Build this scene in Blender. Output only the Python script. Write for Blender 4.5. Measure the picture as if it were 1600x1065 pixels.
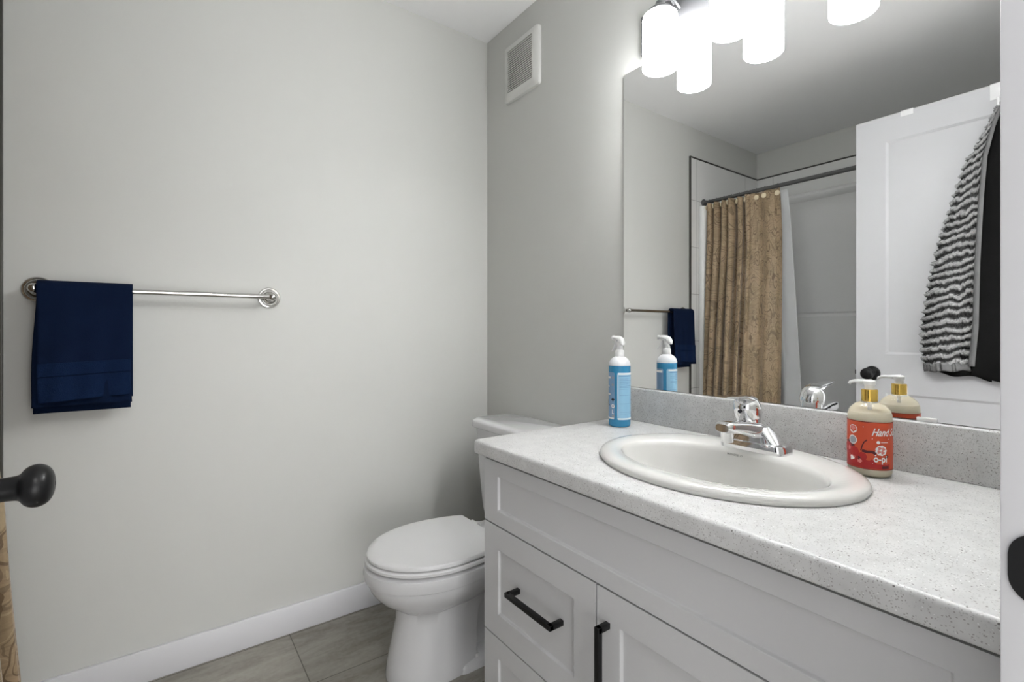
import bpy, bmesh, math, random
from mathutils import Vector, Matrix, noise
from math import sin, cos, pi, radians as R
random.seed(7)
SC = bpy.context.scene
for o in list(bpy.data.objects): bpy.data.objects.remove(o)
COL = SC.collection

# ---------------------------------------------------------------- camera
cam = bpy.data.cameras.new('camera'); cam_o = bpy.data.objects.new('camera', cam); COL.objects.link(cam_o)
cam.sensor_width = 36.0; cam.lens = 761.3*36/1600; cam.shift_y = -(532.5-516.7)/1600
cam.clip_start = 0.01; cam.clip_end = 50
cam_o.location = (-1.2413, -1.9128, 1.0969)
cam_o.rotation_euler = (R(90), 0, -R(35.897))
SC.camera = cam_o
# ---------------------------------------------------------------- world, exposure
w = bpy.data.worlds.new('world'); SC.world = w; w.use_nodes = True
w.node_tree.nodes['Background'].inputs[0].default_value = (1.0, 1.0, 1.0, 1)
w.node_tree.nodes['Background'].inputs[1].default_value = 0.8
SC.view_settings.view_transform = 'Standard'; SC.view_settings.look = 'None'
SC.view_settings.gamma = 1; SC.view_settings.use_curve_mapping = False
SC.view_settings.exposure = 1.0
SHADE_EMIT = 15.0
# added fill lights, out of view in the hall behind the doorway
def area(name, loc, size, power, rot=(0, 0, 0), col=(1, .995, .985)):
    l = bpy.data.lights.new(name, 'AREA'); l.shape = 'DISK'; l.size = size; l.energy = power; l.color = col
    o = bpy.data.objects.new(name, l); COL.objects.link(o); o.location = loc; o.rotation_euler = rot; return o
area('hall_fill_overhead', (-1.0, -2.75, 2.38), 0.5, 8)  # added overhead fill, unseen, evens out the room's brightness
hw = area('hall_fill_panel', (-1.10, -3.55, 0.60), 1.2, 12, (R(112), 0, 0), (1, 1, 1)); hw.data.shape = 'RECTANGLE'; hw.data.size_y = 1.4  # added frontal fill, unseen, lifts the back wall and ceiling through the doorway

H = 2.44; XL = -2.455; YF = -1.83   # ceiling, left wall, door wall inner face
# ---------------------------------------------------------------- materials
def mat(name, col=(.8, .8, .8), rough=.5, metal=0, spec=.5, trans=0, ior=1.45, coat=0, sheen=0):
    m = bpy.data.materials.new(name); m.use_nodes = True
    b = m.node_tree.nodes['Principled BSDF']
    b.inputs['Base Color'].default_value = (*col, 1); b.inputs['Roughness'].default_value = rough
    b.inputs['Metallic'].default_value = metal; b.inputs['Specular IOR Level'].default_value = spec
    b.inputs['Transmission Weight'].default_value = trans; b.inputs['IOR'].default_value = ior
    b.inputs['Coat Weight'].default_value = coat; b.inputs['Sheen Weight'].default_value = sheen
    return m
class NT:
    def __init__(s, m): s.t = m.node_tree; s.b = s.t.nodes['Principled BSDF']
    def n(s, kind, ins=None, **props):
        x = s.t.nodes.new(kind)
        for k, v in props.items(): setattr(x, k, v)
        for k, v in (ins or {}).items():
            if isinstance(v, bpy.types.NodeSocket): s.t.links.new(v, x.inputs[k])
            else: x.inputs[k].default_value = v
        return x
    def link(s, a, b): s.t.links.new(a, b)
    def math(s, op, a, b=0.0, c=None):
        x = s.n('ShaderNodeMath', operation=op)
        for i, v in enumerate((a, b) if c is None else (a, b, c)):
            if isinstance(v, bpy.types.NodeSocket): s.link(v, x.inputs[i])
            else: x.inputs[i].default_value = v
        return x.outputs[0]
    def mix(s, f, a, b):
        x = s.n('ShaderNodeMix', data_type='RGBA')
        for k, v in ((0, f), (6, a), (7, b)):
            if isinstance(v, bpy.types.NodeSocket): s.link(v, x.inputs[k])
            else: x.inputs[k].default_value = v if k == 0 else (*v, 1)
        return x.outputs[2]
    def ramp(s, f, stops, interp='LINEAR'):
        x = s.n('ShaderNodeValToRGB', {0: f}); x.color_ramp.interpolation = interp
        e = x.color_ramp.elements
        while len(e) < len(stops): e.new(.5)
        for i, (p, c) in enumerate(stops): e[i].position = p; e[i].color = (*c, 1) if len(c) == 3 else c
        return x.outputs[0]
    def bump(s, h, strength=.3, dist=.002):
        x = s.n('ShaderNodeBump', {'Height': h, 'Strength': strength, 'Distance': dist}); s.link(x.outputs[0], s.b.inputs['Normal'])
def g(v): return (v, v, v)

def paint(name, col, rough=.6, bump=.08, scale=260):
    m = mat(name, col, rough); t = NT(m); tc = t.n('ShaderNodeTexCoord')
    nz = t.n('ShaderNodeTexNoise', {'Vector': tc.outputs['Object'], 'Scale': scale, 'Detail': 2.0})
    t.bump(nz.outputs[0], bump, .001); return m
M_wall = paint('wall_paint', (.585, .588, .562), .55)
M_ceil = paint('ceiling_paint', (.90, .90, .90), .8, .15, 120)
M_trim = paint('white_trim_paint', (.68, .68, .70), .4, .02)
M_door = paint('door_paint', (.565, .565, .58), .4, .02)
M_cab = paint('cabinet_paint', (.57, .57, .575), .42, .02)
M_black = mat('matte_black_metal', (.005, .005, .0055), .38, 0, .35)
M_dark = mat('void_shade', (.02, .02, .02), .8)
M_porc = mat('glazed_porcelain', (.66, .66, .67), .12, 0, .5, coat=.4)
M_sink = mat('biscuit_porcelain', (.66, .655, .63), .14, 0, .5, coat=.4)
M_seat = mat('seat_plastic', (.66, .66, .66), .25)
M_acry = mat('tub_acrylic', (.86, .86, .85), .3)
M_chrome = mat('chrome', (.78, .78, .79), .06, 1)
M_nickel = mat('polished_nickel', (.55, .54, .52), .14, 1)
M_graph = mat('graphite_metal', (.13, .13, .135), .5, .35)
M_rod = mat('rod_metal', (.12, .12, .12), .35, .6)
M_trimd = mat('tile_edge_trim', (.09, .088, .08), .4, .6)
M_plastic = mat('white_plastic', (.78, .78, .78), .35)
M_vent = mat('vent_plastic', (.66, .66, .635), .4)
M_gold = mat('gold_collar', (.78, .52, .12), .22, 1)
M_cream = mat('cream_disc', (.72, .62, .44), .45)
M_liner = mat('white_liner', (.72, .73, .74), .5)
M_mirror = mat('mirror_silver', (.93, .935, .93), .0, 1)
M_medge = mat('mirror_edge', (.12, .13, .125), .3)

def shade_material():
    m = mat('frosted_opal_glass', (.95, .95, .95), .3); t = NT(m)
    t.b.inputs['Emission Color'].default_value = (.985, .995, 1, 1)
    t.b.inputs['Emission Strength'].default_value = SHADE_EMIT
    return m
M_shade = shade_material()

def speckle(name, dens=.5):
    m = mat(name, (.7, .7, .7), .32, 0, .45); t = NT(m); tc = t.n('ShaderNodeTexCoord')
    base = t.n('ShaderNodeTexNoise', {'Vector': tc.outputs['Object'], 'Scale': 34.0, 'Detail': 4.0})
    c = t.ramp(base.outputs[0], [(.35, (.54, .54, .535)), (.65, (.61, .61, .602))])
    for sc, th, pr, dark in ((360, .30, .22, (.34, .33, .32)), (190, .24, .13, (.15, .14, .135)), (280, .27, .15, (.22, .21, .20)), (430, .36, .30, (.44, .44, .435)), (260, .24, .14, (.82, .82, .82))):
        wv = t.n('ShaderNodeTexNoise', {'Vector': tc.outputs['Object'], 'Scale': sc*1.6})
        off = t.n('ShaderNodeVectorMath', {0: wv.outputs['Color'], 1: (.0016, .0016, .0016)}, operation='MULTIPLY')
        ad = t.n('ShaderNodeVectorMath', {0: tc.outputs['Object'], 1: off.outputs[0]}, operation='ADD')
        v = t.n('ShaderNodeTexVoronoi', {'Vector': ad.outputs[0], 'Scale': float(sc)})
        near = t.math('LESS_THAN', v.outputs['Distance'], th)
        sep = t.n('ShaderNodeSeparateColor', {0: v.outputs['Color']})
        pick = t.math('LESS_THAN', sep.outputs[0], pr)
        f = t.math('MULTIPLY', near, pick)
        c = t.mix(f, c, dark)
    t.link(c, t.b.inputs['Base Color']); return m
M_quartz = speckle('speckled_countertop')

def floor_tile():
    m = mat('floor_tile', (.2, .19, .17), .45); t = NT(m); tc = t.n('ShaderNodeTexCoord')
    mp = t.n('ShaderNodeMapping', {'Vector': tc.outputs['Object'], 'Location': (.86, .322, 0)})
    br = t.n('ShaderNodeTexBrick', {'Vector': mp.outputs[0], 'Scale': 1.0, 'Mortar Size': .0016, 'Mortar Smooth': .1, 'Bias': 0.0,
        'Brick Width': .606, 'Row Height': .303, 'Color1': (.4, .4, .4, 1), 'Color2': (.6, .6, .6, 1)}, offset=.0, squash=1.0)
    st = t.n('ShaderNodeMapping', {'Vector': tc.outputs['Object'], 'Scale': (2.2, 9, 1), 'Rotation': (0, 0, R(6))})
    n1 = t.n('ShaderNodeTexNoise', {'Vector': st.outputs[0], 'Scale': 1.6, 'Detail': 8.0, 'Roughness': .65, 'Distortion': .6})
    n2 = t.n('ShaderNodeTexNoise', {'Vector': tc.outputs['Object'], 'Scale': 60.0, 'Detail': 4.0})
    f = t.math('ADD', t.math('MULTIPLY', n1.outputs[0], .8), t.math('MULTIPLY', n2.outputs[0], .2))
    c = t.ramp(f, [(.32, (.17, .155, .130)), (.5, (.285, .268, .232)), (.68, (.37, .352, .315))])
    c2 = t.mix(.35, c, br.outputs['Color'])
    c2 = t.n('ShaderNodeMix', {0: .5, 6: c, 7: br.outputs['Color']}, data_type='RGBA', blend_type='OVERLAY').outputs[2]
    c3 = t.mix(br.outputs['Fac'], c2, (.11, .10, .085))
    t.link(c3, t.b.inputs['Base Color'])
    t.bump(t.math('SUBTRACT', n1.outputs[0], t.math('MULTIPLY', br.outputs['Fac'], 1.5)), .25, .0015); return m
M_floor = floor_tile()

def wall_tile(name, axis):
    m = mat(name, (.55, .55, .54), .22); t = NT(m); tc = t.n('ShaderNodeTexCoord')
    s = t.n('ShaderNodeSeparateXYZ', {0: tc.outputs['Object']})
    cb = t.n('ShaderNodeCombineXYZ', {0: t.math('ADD', s.outputs[axis], 2.27 if axis == 0 else .126), 1: t.math('SUBTRACT', s.outputs[2], 1.03)})
    br = t.n('ShaderNodeTexBrick', {'Vector': cb.outputs[0], 'Scale': 1.0, 'Mortar Size': .0012, 'Mortar Smooth': .1, 'Brick Width': .61, 'Row Height': .31,
        'Color1': (.76, .76, .745, 1), 'Color2': (.775, .775, .76, 1), 'Mortar': (.25, .25, .24, 1)}, offset=0.0)
    t.link(br.outputs['Color'], t.b.inputs['Base Color']); t.bump(t.math('SUBTRACT', 1.0, br.outputs['Fac']), .3, .001); return m
M_tile_end = wall_tile('glazed_wall_tile_end', 0)
M_tile_long = wall_tile('glazed_wall_tile_long', 1)

def brushed(name, col, rough):
    m = mat(name, col, rough, 1); return m

def curtain_mat():
    m = mat('jacquard_paisley_fabric', (.4, .3, .17), .5, sheen=.3); t = NT(m); tc = t.n('ShaderNodeTexCoord')
    uv = tc.outputs['UV']
    nd = t.n('ShaderNodeTexNoise', {'Vector': uv, 'Scale': 9.0, 'Detail': 2.0})
    off = t.n('ShaderNodeVectorMath', {0: nd.outputs['Color'], 1: (.075, .075, .0)}, operation='MULTIPLY')
    p = t.n('ShaderNodeVectorMath', {0: uv, 1: off.outputs[0]}, operation='ADD').outputs[0]
    sm = t.n('ShaderNodeMapping', {'Vector': p, 'Scale': (1.45, .85, 1), 'Rotation': (0, 0, R(18))}).outputs[0]
    big = t.n('ShaderNodeTexVoronoi', {'Vector': sm, 'Scale': 7.5, 'Randomness': .85})
    d = big.outputs['Distance']
    # paisley outlines: thin rings round each cell's centre, and filled teardrops
    def band(c0, wd): return t.math('LESS_THAN', t.math('ABSOLUTE', t.math('SUBTRACT', d, c0)), wd)
    ring = t.math('MAXIMUM', t.math('MAXIMUM', band(.40, .015), band(.31, .008)), band(.14, .014))
    fill = t.math('LESS_THAN', d, .12)
    fld = t.n('ShaderNodeTexNoise', {'Vector': p, 'Scale': 8.0, 'Detail': 1.5, 'Roughness': .45, 'Distortion': 1.3})
    def contour(k, wd, off=0.0): return t.math('LESS_THAN', t.math('ABSOLUTE', t.math('SUBTRACT', t.math('FRACT', t.math('ADD', t.math('MULTIPLY', fld.outputs[0], k), off)), .5)), wd)
    out = t.math('GREATER_THAN', d, .41)
    fine = t.n('ShaderNodeTexNoise', {'Vector': uv, 'Scale': 170.0, 'Detail': 2.0})
    st = t.n('ShaderNodeMapping', {'Vector': p, 'Scale': (3.0, 40.0, 1), 'Rotation': (0, 0, R(38))}).outputs[0]
    streak = t.n('ShaderNodeTexNoise', {'Vector': st, 'Scale': 3.0, 'Detail': 2.0})
    large = t.n('ShaderNodeTexNoise', {'Vector': uv, 'Scale': 6.0, 'Detail': 2.0})
    base = t.ramp(large.outputs[0], [(.38, (.25, .178, .10)), (.6, (.36, .252, .155))])
    base = t.mix(t.math('MULTIPLY', fine.outputs[0], .30), base, (.46, .345, .20))
    base = t.mix(t.ramp(streak.outputs[0], [(.5, g(0)), (.66, g(.40))]), base, (.15, .105, .055))
    c = t.mix(t.math('MULTIPLY', t.math('MULTIPLY', contour(6.0, .075), out), .62), base, (.13, .085, .045))
    c = t.mix(t.math('MULTIPLY', t.math('MULTIPLY', contour(6.0, .05, .3), out), .5), c, (.46, .36, .22))
    c = t.mix(t.math('MULTIPLY', fill, .55), c, (.20, .12, .06))
    c = t.mix(t.math('MULTIPLY', ring, .8), c, (.11, .065, .03))
    t.link(c, t.b.inputs['Base Color'])
    t.bump(t.math('ADD', fine.outputs[0], t.math('MULTIPLY', ring, .5)), .25, .001); return m
M_curtain = curtain_mat()

def terry(name, col, col2, scale=900):
    m = mat(name, col, .95, spec=.15, sheen=.0); t = NT(m); tc = t.n('ShaderNodeTexCoord')
    v = t.n('ShaderNodeTexNoise', {'Vector': tc.outputs['Object'], 'Scale': float(scale), 'Detail': 3.0})
    l = t.n('ShaderNodeTexNoise', {'Vector': tc.outputs['Object'], 'Scale': 14.0})
    c = t.mix(l.outputs[0], col, col2); t.link(c, t.b.inputs['Base Color'])
    t.bump(v.outputs[0], .7, .003); return m
M_navy = terry('navy_terry', (.0025, .008, .028), (.004, .012, .040))
M_navy2 = terry('navy_woven_band', (.0035, .012, .042), (.005, .016, .052), 400)
M_blackcloth = terry('black_cloth', (.006, .006, .006), (.010, .010, .010))
M_greyhem = terry('grey_hem', (.13, .13, .13), (.22, .22, .22), 300)
def striped():
    m = mat('ribbed_striped_terry', (.4, .4, .4), .95, sheen=.3); t = NT(m); tc = t.n('ShaderNodeTexCoord')
    s = t.n('ShaderNodeSeparateXYZ', {0: tc.outputs['UV']})
    n = t.n('ShaderNodeTexNoise', {'Vector': tc.outputs['UV'], 'Scale': 55.0, 'Detail': 3.0})
    ph = t.math('ADD', t.math('MULTIPLY', s.outputs[1], 2*pi), t.math('MULTIPLY', t.math('SUBTRACT', n.outputs[0], .5), 3.0))
    wv = t.math('SINE', ph)
    c = t.ramp(t.math('ADD', t.math('MULTIPLY', wv, .5), .5), [(.30, (.010, .010, .010)), (.58, (.13, .13, .13)), (.88, (.50, .50, .50))])
    f = t.n('ShaderNodeTexNoise', {'Vector': tc.outputs['Object'], 'Scale': 500.0, 'Detail': 3.0})
    c = t.mix(t.math('MULTIPLY', f.outputs[0], .35), c, (.05, .05, .05))
    t.link(c, t.b.inputs['Base Color']); t.bump(f.outputs[0], .8, .004); return m
M_striped = striped()
M_liq = mat('milky_soap', (.84, .76, .60), .3)
M_clear = mat('clear_plastic', (.97, .98, .96), .04, 0, .5, trans=1, ior=1.3)
M_blue = mat('blue_cleaner', (.05, .33, .60), .18, 0, .5, trans=.25)
M_frost = mat('frosted_bottle_plastic', (.86, .87, .90), .3, trans=.2)
M_red = mat('red_label', (.60, .075, .025), .4)
M_reddk = mat('deep_red_print', (.42, .012, .012), .4)
M_maroon = mat('maroon_print', (.09, .008, .012), .4)
M_pink = mat('pink_print', (.70, .22, .20), .4)
M_white = mat('white_print', (.86, .85, .84), .4)
M_greypr = mat('grey_print', (.32, .34, .38), .4)
M_blackpr = mat('black_print', (.02, .02, .03), .4)
M_lblue = mat('pale_blue_label', (.28, .52, .70), .3)
M_mblue = mat('mid_blue_label', (.20, .34, .52), .3)
M_dblue = mat('blue_print', (.10, .20, .42), .4)
M_sinkpr = mat('grey_sink_print', (.22, .22, .21), .5)

# ---------------------------------------------------------------- mesh helpers (all coordinates are world coordinates)
ROOTLOC = {}
def thing(name, loc, label=None, cat=None, group=None, kind=None):
    o = bpy.data.objects.new(name, None); COL.objects.link(o); o.location = loc; o.empty_display_size = .05
    tag(o, label, cat, group, kind); return o
def tag(o, label=None, cat=None, group=None, kind=None):
    if label: o['label'] = label
    if cat: o['category'] = cat
    if group: o['group'] = group
    if kind: o['kind'] = kind
    return o
def wloc(o):
    v = Vector((0, 0, 0))
    while o: v += o.location; o = o.parent
    return v
def obj(name, bm, m, parent=None, smooth=30, label=None, base=None):
    me = bpy.data.meshes.new(name)
    off = wloc(parent) if parent else Vector(base or (0, 0, 0))
    bmesh.ops.translate(bm, verts=bm.verts, vec=-off)
    bm.normal_update(); bm.to_mesh(me); bm.free()
    if smooth:
        for p in me.polygons: p.use_smooth = True
        me.set_sharp_from_angle(angle=R(smooth))
    for mm in (m if isinstance(m, (list, tuple)) else [m]): me.materials.append(mm)
    o = bpy.data.objects.new(name, me); COL.objects.link(o)
    if parent: o.parent = parent
    else: o.location = off
    if label: o['label'] = label
    return o
def struct(name, bm, m, **k): return tag(obj(name, bm, m, **k), kind='structure')
def B(): return bmesh.new()
def box(bm, x0, x1, y0, y1, z0, z1, bev=0, seg=2, mi=0):
    b2 = bmesh.new(); bmesh.ops.create_cube(b2, size=1)
    for v in b2.verts: v.co = Vector(((x0+x1)/2+v.co.x*(x1-x0), (y0+y1)/2+v.co.y*(y1-y0), (z0+z1)/2+v.co.z*(z1-z0)))
    if bev: bmesh.ops.bevel(b2, geom=b2.edges[:], offset=bev, segments=seg, profile=.5, affect='EDGES')
    for f in b2.faces: f.material_index = mi
    me = bpy.data.meshes.new('t'); b2.to_mesh(me); b2.free(); bm.from_mesh(me); bpy.data.meshes.remove(me); return bm
def loft(bm, rings, closed=True, caps=True, mi=0):
    vs = [[bm.verts.new(p) for p in r] for r in rings]
    n = len(rings[0]); m = n if closed else n-1
    for a, b in zip(vs, vs[1:]):
        for i in range(m):
            f = bm.faces.new((a[i], a[(i+1) % n], b[(i+1) % n], b[i])); f.material_index = mi
    if caps and closed:
        bm.faces.new(list(reversed(vs[0]))).material_index = mi; bm.faces.new(vs[-1]).material_index = mi
    bmesh.ops.recalc_face_normals(bm, faces=bm.faces) if closed else None
    return bm
def lathe(bm, prof, c, axis=(0, 0, 1), seg=40, caps=True, mi=0):
    """prof: (radius, height) pairs along axis from c"""
    q = Vector((0, 0, 1)).rotation_difference(Vector(axis)); c = Vector(c)
    rings = [[c+q @ Vector((r*cos(2*pi*i/seg), r*sin(2*pi*i/seg), h)) for i in range(seg)] for r, h in prof]
    return loft(bm, rings, True, caps, mi)
def tube(bm, pts, r, seg=12, caps=True, mi=0):
    pts = [Vector(p) for p in pts]; n = len(pts); rs = r if isinstance(r, (list, tuple)) else [r]*n
    rings = []; t0 = (pts[1]-pts[0]).normalized(); u = t0.orthogonal().normalized()
    for i, p in enumerate(pts):
        t = (pts[min(i+1, n-1)]-pts[max(i-1, 0)]).normalized()
        u = (u-t*u.dot(t)).normalized(); v = t.cross(u)
        rings.append([p+(u*cos(2*pi*k/seg)+v*sin(2*pi*k/seg))*rs[i] for k in range(seg)])
    return loft(bm, rings, True, caps, mi)
def grid(bm, f, nu, nv, uvf=None, mi=0):
    vs = [[bm.verts.new(f(i/nu, j/nv)) for j in range(nv+1)] for i in range(nu+1)]
    uvl = bm.loops.layers.uv.verify() if uvf else None
    for i in range(nu):
        for j in range(nv):
            fc = bm.faces.new((vs[i][j], vs[i+1][j], vs[i+1][j+1], vs[i][j+1])); fc.material_index = mi
            if uvf:
                for lp, (a, b) in zip(fc.loops, ((i, j), (i+1, j), (i+1, j+1), (i, j+1))): lp[uvl].uv = uvf(a/nu, b/nv)
    return bm
def solid(o, t, off=0):
    md = o.modifiers.new('thickness', 'SOLIDIFY'); md.thickness = t; md.offset = off; return o
def subsurf(o, n=1):
    md = o.modifiers.new('smooth', 'SUBSURF'); md.levels = n; md.render_levels = n; return o
def rrect(x0, x1, y0, y1, z, r, n=6):
    P = []
    for cx, cy, a0 in ((x1-r, y1-r, 0), (x0+r, y1-r, 90), (x0+r, y0+r, 180), (x1-r, y0+r, 270)):
        for k in range(n+1):
            a = R(a0+90*k/n); P.append(Vector((cx+r*cos(a), cy+r*sin(a), z)))
    return P
def lerp(a, b, t): return a+(b-a)*t
def interp(tab, x):
    if x <= tab[0][0]: return tab[0][1]
    for (a, va), (b, vb) in zip(tab, tab[1:]):
        if x <= b: return lerp(va, vb, (x-a)/(b-a))
    return tab[-1][1]

# ================================================================= ROOM SHELL
bm = B(); box(bm, XL-.1, .1, -3.6, .1, -.05, 0); struct('floor', bm, M_floor, smooth=0)
bm = B(); box(bm, XL-.1, .1, -3.6, .1, H, H+.05); struct('ceiling', bm, M_ceil, smooth=0)
bm = B(); box(bm, XL-.1, .1, 0, .1, 0, H); struct('wall_back', bm, M_wall, smooth=0)
bm = B(); box(bm, 0, .1, YF-.12, 0, 0, H); struct('wall_right', bm, M_wall, smooth=0)
bm = B(); box(bm, XL-.1, XL, YF-.12, 0, 0, H); struct('wall_left', bm, M_wall, smooth=0)
DX0, DX1, DZ = -1.475, -.690, 2.075     # doorway
bm = B()
box(bm, DX1+.018, 0, YF-.105, YF, 0, H); box(bm, XL, DX0-.018, YF-.105, YF, 0, H); box(bm, DX0-.018, DX1+.018, YF-.105, YF, DZ+.018, H)
struct('wall_front', bm, M_wall, smooth=0)
# baseboard
def baseboard(name, x0, x1, y0, y1):
    bm = B(); box(bm, x0, x1, y0, y1, 0, .100, .003); return struct(name, bm, M_trim)
baseboard('baseboard_back', -1.585, 0, -.013, 0)
baseboard('baseboard_right', -.013, 0, -.835, -.013)
baseboard('baseboard_front', DX1+.06, -.555, YF, YF+.013)
# door frame (jambs, stop, casing) with the latch strike plate
bm = B()
box(bm, DX1, DX1+.018, YF-.11, YF+.005, 0, DZ+.018, .001); box(bm, DX0-.018, DX0, YF-.11, YF+.005, 0, DZ+.018, .001)
box(bm, DX0, DX1, YF-.11, YF+.005, DZ, DZ+.018, .001)
box(bm, DX1-.010, DX1, YF-.09, YF-.040, 0, DZ, .002); box(bm, DX0, DX0+.010, YF-.09, YF-.040, 0, DZ, .002)
box(bm, DX1+.005, DX1+.062, YF, YF+.006, 0, DZ+.06, .002)
box(bm, DX0-.062, DX0-.005, YF, YF+.006, 0, DZ+.06, .002); box(bm, DX0-.062, DX1+.062, YF, YF+.006, DZ+.005, DZ+.062, .002)
frame = struct('trim_1', bm, M_trim)
bm = B()   # rounded strike plate with a curled lip
pts = []
Yp0, Yp1, Zc, hh, rr = YF+.0004, YF-.040, .911, .0285, .020
for (cy, cz, a0) in ((Yp0-rr, Zc+hh-rr, 0), (Yp1+.004, Zc+hh-.004, 90), (Yp1+.004, Zc-hh+.004, 180), (Yp0-rr, Zc-hh+rr, 270)):
    r_ = rr if cy > -1.85 else .004
    for k in range(7): a = R(a0+15*k); pts.append((cy+r_*cos(a), cz+r_*1.0*sin(a)))
loft(bm, [[Vector((x, y, z)) for y, z in pts] for x in (DX1-.0022, DX1+.0006)])
obj('strike_plate', bm, M_black, frame, label='black rounded latch strike plate')

# wall tile round the tub and its dark edge trim
bm = B(); box(bm, XL, -1.600, -.009, 0, .40, 2.235); struct('trim_2', bm, M_tile_end, smooth=0)
bm = B(); box(bm, XL, XL+.009, YF, -.009, .40, 2.235); struct('trim_3', bm, M_tile_long, smooth=0)
bm = B(); box(bm, -1.600, -1.590, -.012, 0, 0, 2.245, .001); box(bm, XL, -1.600, -.012, 0, 2.235, 2.245, .001)
box(bm, XL, XL+.012, YF, -.012, 2.235, 2.245, .001); struct('trim_4', bm, M_trimd)

# ================================================================= DOOR (open, hinged on the doorway's left jamb)
XD = -1.431
droot = thing('door_1', (XD-.018, YF, 0), kind='structure')
bm = B()
y0, y1, z0, z1 = YF+.002, -1.003, .010, 2.066
def panel_slab(bm, y0, y1, z0, z1, xf, xb, recs, depth, chamf=.012):
    """slab in the YZ plane with recessed panels on the +X face (xf) and the same on xb"""
    ys = sorted({y0, y1, *[r[0] for r in recs], *[r[1] for r in recs]}); zs = sorted({z0, z1, *[r[2] for r in recs], *[r[3] for r in recs]})
    for x, s in ((xf, -1), (xb, 1)):
        for a, b in zip(ys, ys[1:]):
            for c, d in zip(zs, zs[1:]):
                inr = any(a >= r[0]-1e-6 and b <= r[1]+1e-6 and c >= r[2]-1e-6 and d <= r[3]+1e-6 for r in recs)
                if not inr: bm.faces.new([bm.verts.new((x, yy, zz)) for yy, zz in ((a, c), (b, c), (b, d), (a, d))])
        for r in recs:
            O = [(r[0], r[2]), (r[1], r[2]), (r[1], r[3]), (r[0], r[3])]
            I = [(r[0]+chamf, r[2]+chamf), (r[1]-chamf, r[2]+chamf), (r[1]-chamf, r[3]-chamf), (r[0]+chamf, r[3]-chamf)]
            ov = [bm.verts.new((x, *p)) for p in O]; iv = [bm.verts.new((x+s*depth, *p)) for p in I]
            for k in range(4): bm.faces.new((ov[k], ov[(k+1) % 4], iv[(k+1) % 4], iv[k]))
            bm.faces.new(iv)
    for p, q in (((y0, z0), (y1, z0)), ((y1, z0), (y1, z1)), ((y1, z1), (y0, z1)), ((y0, z1), (y0, z0))):
        bm.faces.new([bm.verts.new(c) for c in ((xf, *p), (xf, *q), (xb, *q), (xb, *p))])
    bmesh.ops.remove_doubles(bm, verts=bm.verts, dist=1e-5); bmesh.ops.recalc_face_normals(bm, faces=bm.faces)
panel_slab(bm, y0, y1, z0, z1, XD, XD-.035, [(y0+.115, y1-.115, .992, 1.952), (y0+.115, y1-.115, .24, .817)], .007, .010)
obj('door_slab', bm, M_door, droot, smooth=20)
def knob(sgn):
    bm = B(); x = XD if sgn > 0 else XD-.035
    lathe(bm, [(.0305, 0), (.0325, .002), (.0325, .005), (.029, .009), (.0165, .011), (.0150, .0135), (.0142, .030), (.0145, .046), (.0160, .0505), (.0210, .0530), (.0250, .0575), (.0268, .0635), (.0262, .0695), (.0232, .0755), (.0175, .0795), (.010, .0818), (.0035, .0824), (.0030, .0816), (.0002, .0816)],
          (x, -1.068, .903), (sgn, 0, 0), 48)
    return bm
for s in (1, -1): subsurf(obj('door_knob', knob(s), M_black, droot, smooth=80), 2)
bm = B(); box(bm, XD-.030, XD-.005, y1-.001, y1+.0015, .875, .932, .0005); box(bm, XD-.024, XD-.011, y1, y1+.009, .892, .915, .003)
obj('latch_plate', bm, M_black, droot)
for z in (.25, 1.05, 1.85):
    bm = B(); tube(bm, [(XD-.002, YF+.006, z-.045), (XD-.002, YF+.006, z+.045)], .006); obj('hinge', bm, M_black, droot)

# over-door hooks
def odhook(name, y, w, drop, label, hook):
    r = thing(name, (XD, y, z1), label, 'hook', 'white hooks over the door top')
    bm = B(); t = .002
    box(bm, XD-.0375, XD+.0025, y-w/2, y+w/2, z1, z1+t+.001, .0006); box(bm, XD, XD+t, y-w/2, y+w/2, z1-drop, z1+.002, .0006)
    box(bm, XD-.0375, XD-.0355, y-w/2, y+w/2, z1-.03, z1+.002, .0006)
    if hook: tube(bm, [(XD+.004, y, z1-drop+.01), (XD+.006, y, z1-drop-.02), (XD+.02, y, z1-drop-.04), (XD+.042, y, z1-drop-.036), (XD+.05, y, z1-drop-.01)], .004)
    obj('strap', bm, M_plastic, r); return r
odhook('over_door_hook', -1.196, .045, .022, 'small white strap hook over the door top, left of the striped towel in the mirror', False)
odhook('over_door_hook', -1.490, .06, .060, 'white strap hook over the door top holding up the striped towel', True)

# ribbed striped towel hanging from the hook
tr = thing('hanging_towel', (XD+.03, -1.48, .93), 'black and grey ribbed towel with grey edging hanging on the white door', 'towel')
ZT, ZB = 1.965, .955
YLt = [(0, -1.485), (.08, -1.455), (.19, -1.395), (.35, -1.350), (.52, -1.305), (.68, -1.275), (.86, -1.252), (.97, -1.255), (1, -1.262)]
YBt = [(0, -1.500), (.08, -1.474), (.2, -1.448), (.35, -1.437), (.6, -1.425), (.85, -1.418), (1, -1.405)]
def rph(v, u): return v*30+u*.9+.45*noise.noise(Vector((u*5, v*11, 0)))+.16*noise.noise(Vector((u*22, v*40, 5)))
def rib(v, u): return sin(2*pi*rph(v, u))
def tf(u, v, ribs=1.0):
    y = lerp(interp(YLt, v), interp(YBt, v), u)
    z = lerp(ZT, ZB, v)+.05*u*(1-v)*.5
    fold = .008*sin(u*pi*2.0+.6*sin(v*4))*min(1, v*1.6)
    bulge = .012+.030*sin(pi*min(1, u*.9+.05))*min(1, .3+v)
    r_ = rib(v, u)*ribs; nz = .0065*noise.noise(Vector((u*60, v*220, 3)))*ribs
    y += (1-u)**3*(.0055*r_+nz*1.5)
    return Vector((XD+.008+bulge+fold+.0055*r_+nz, y, z))
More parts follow.
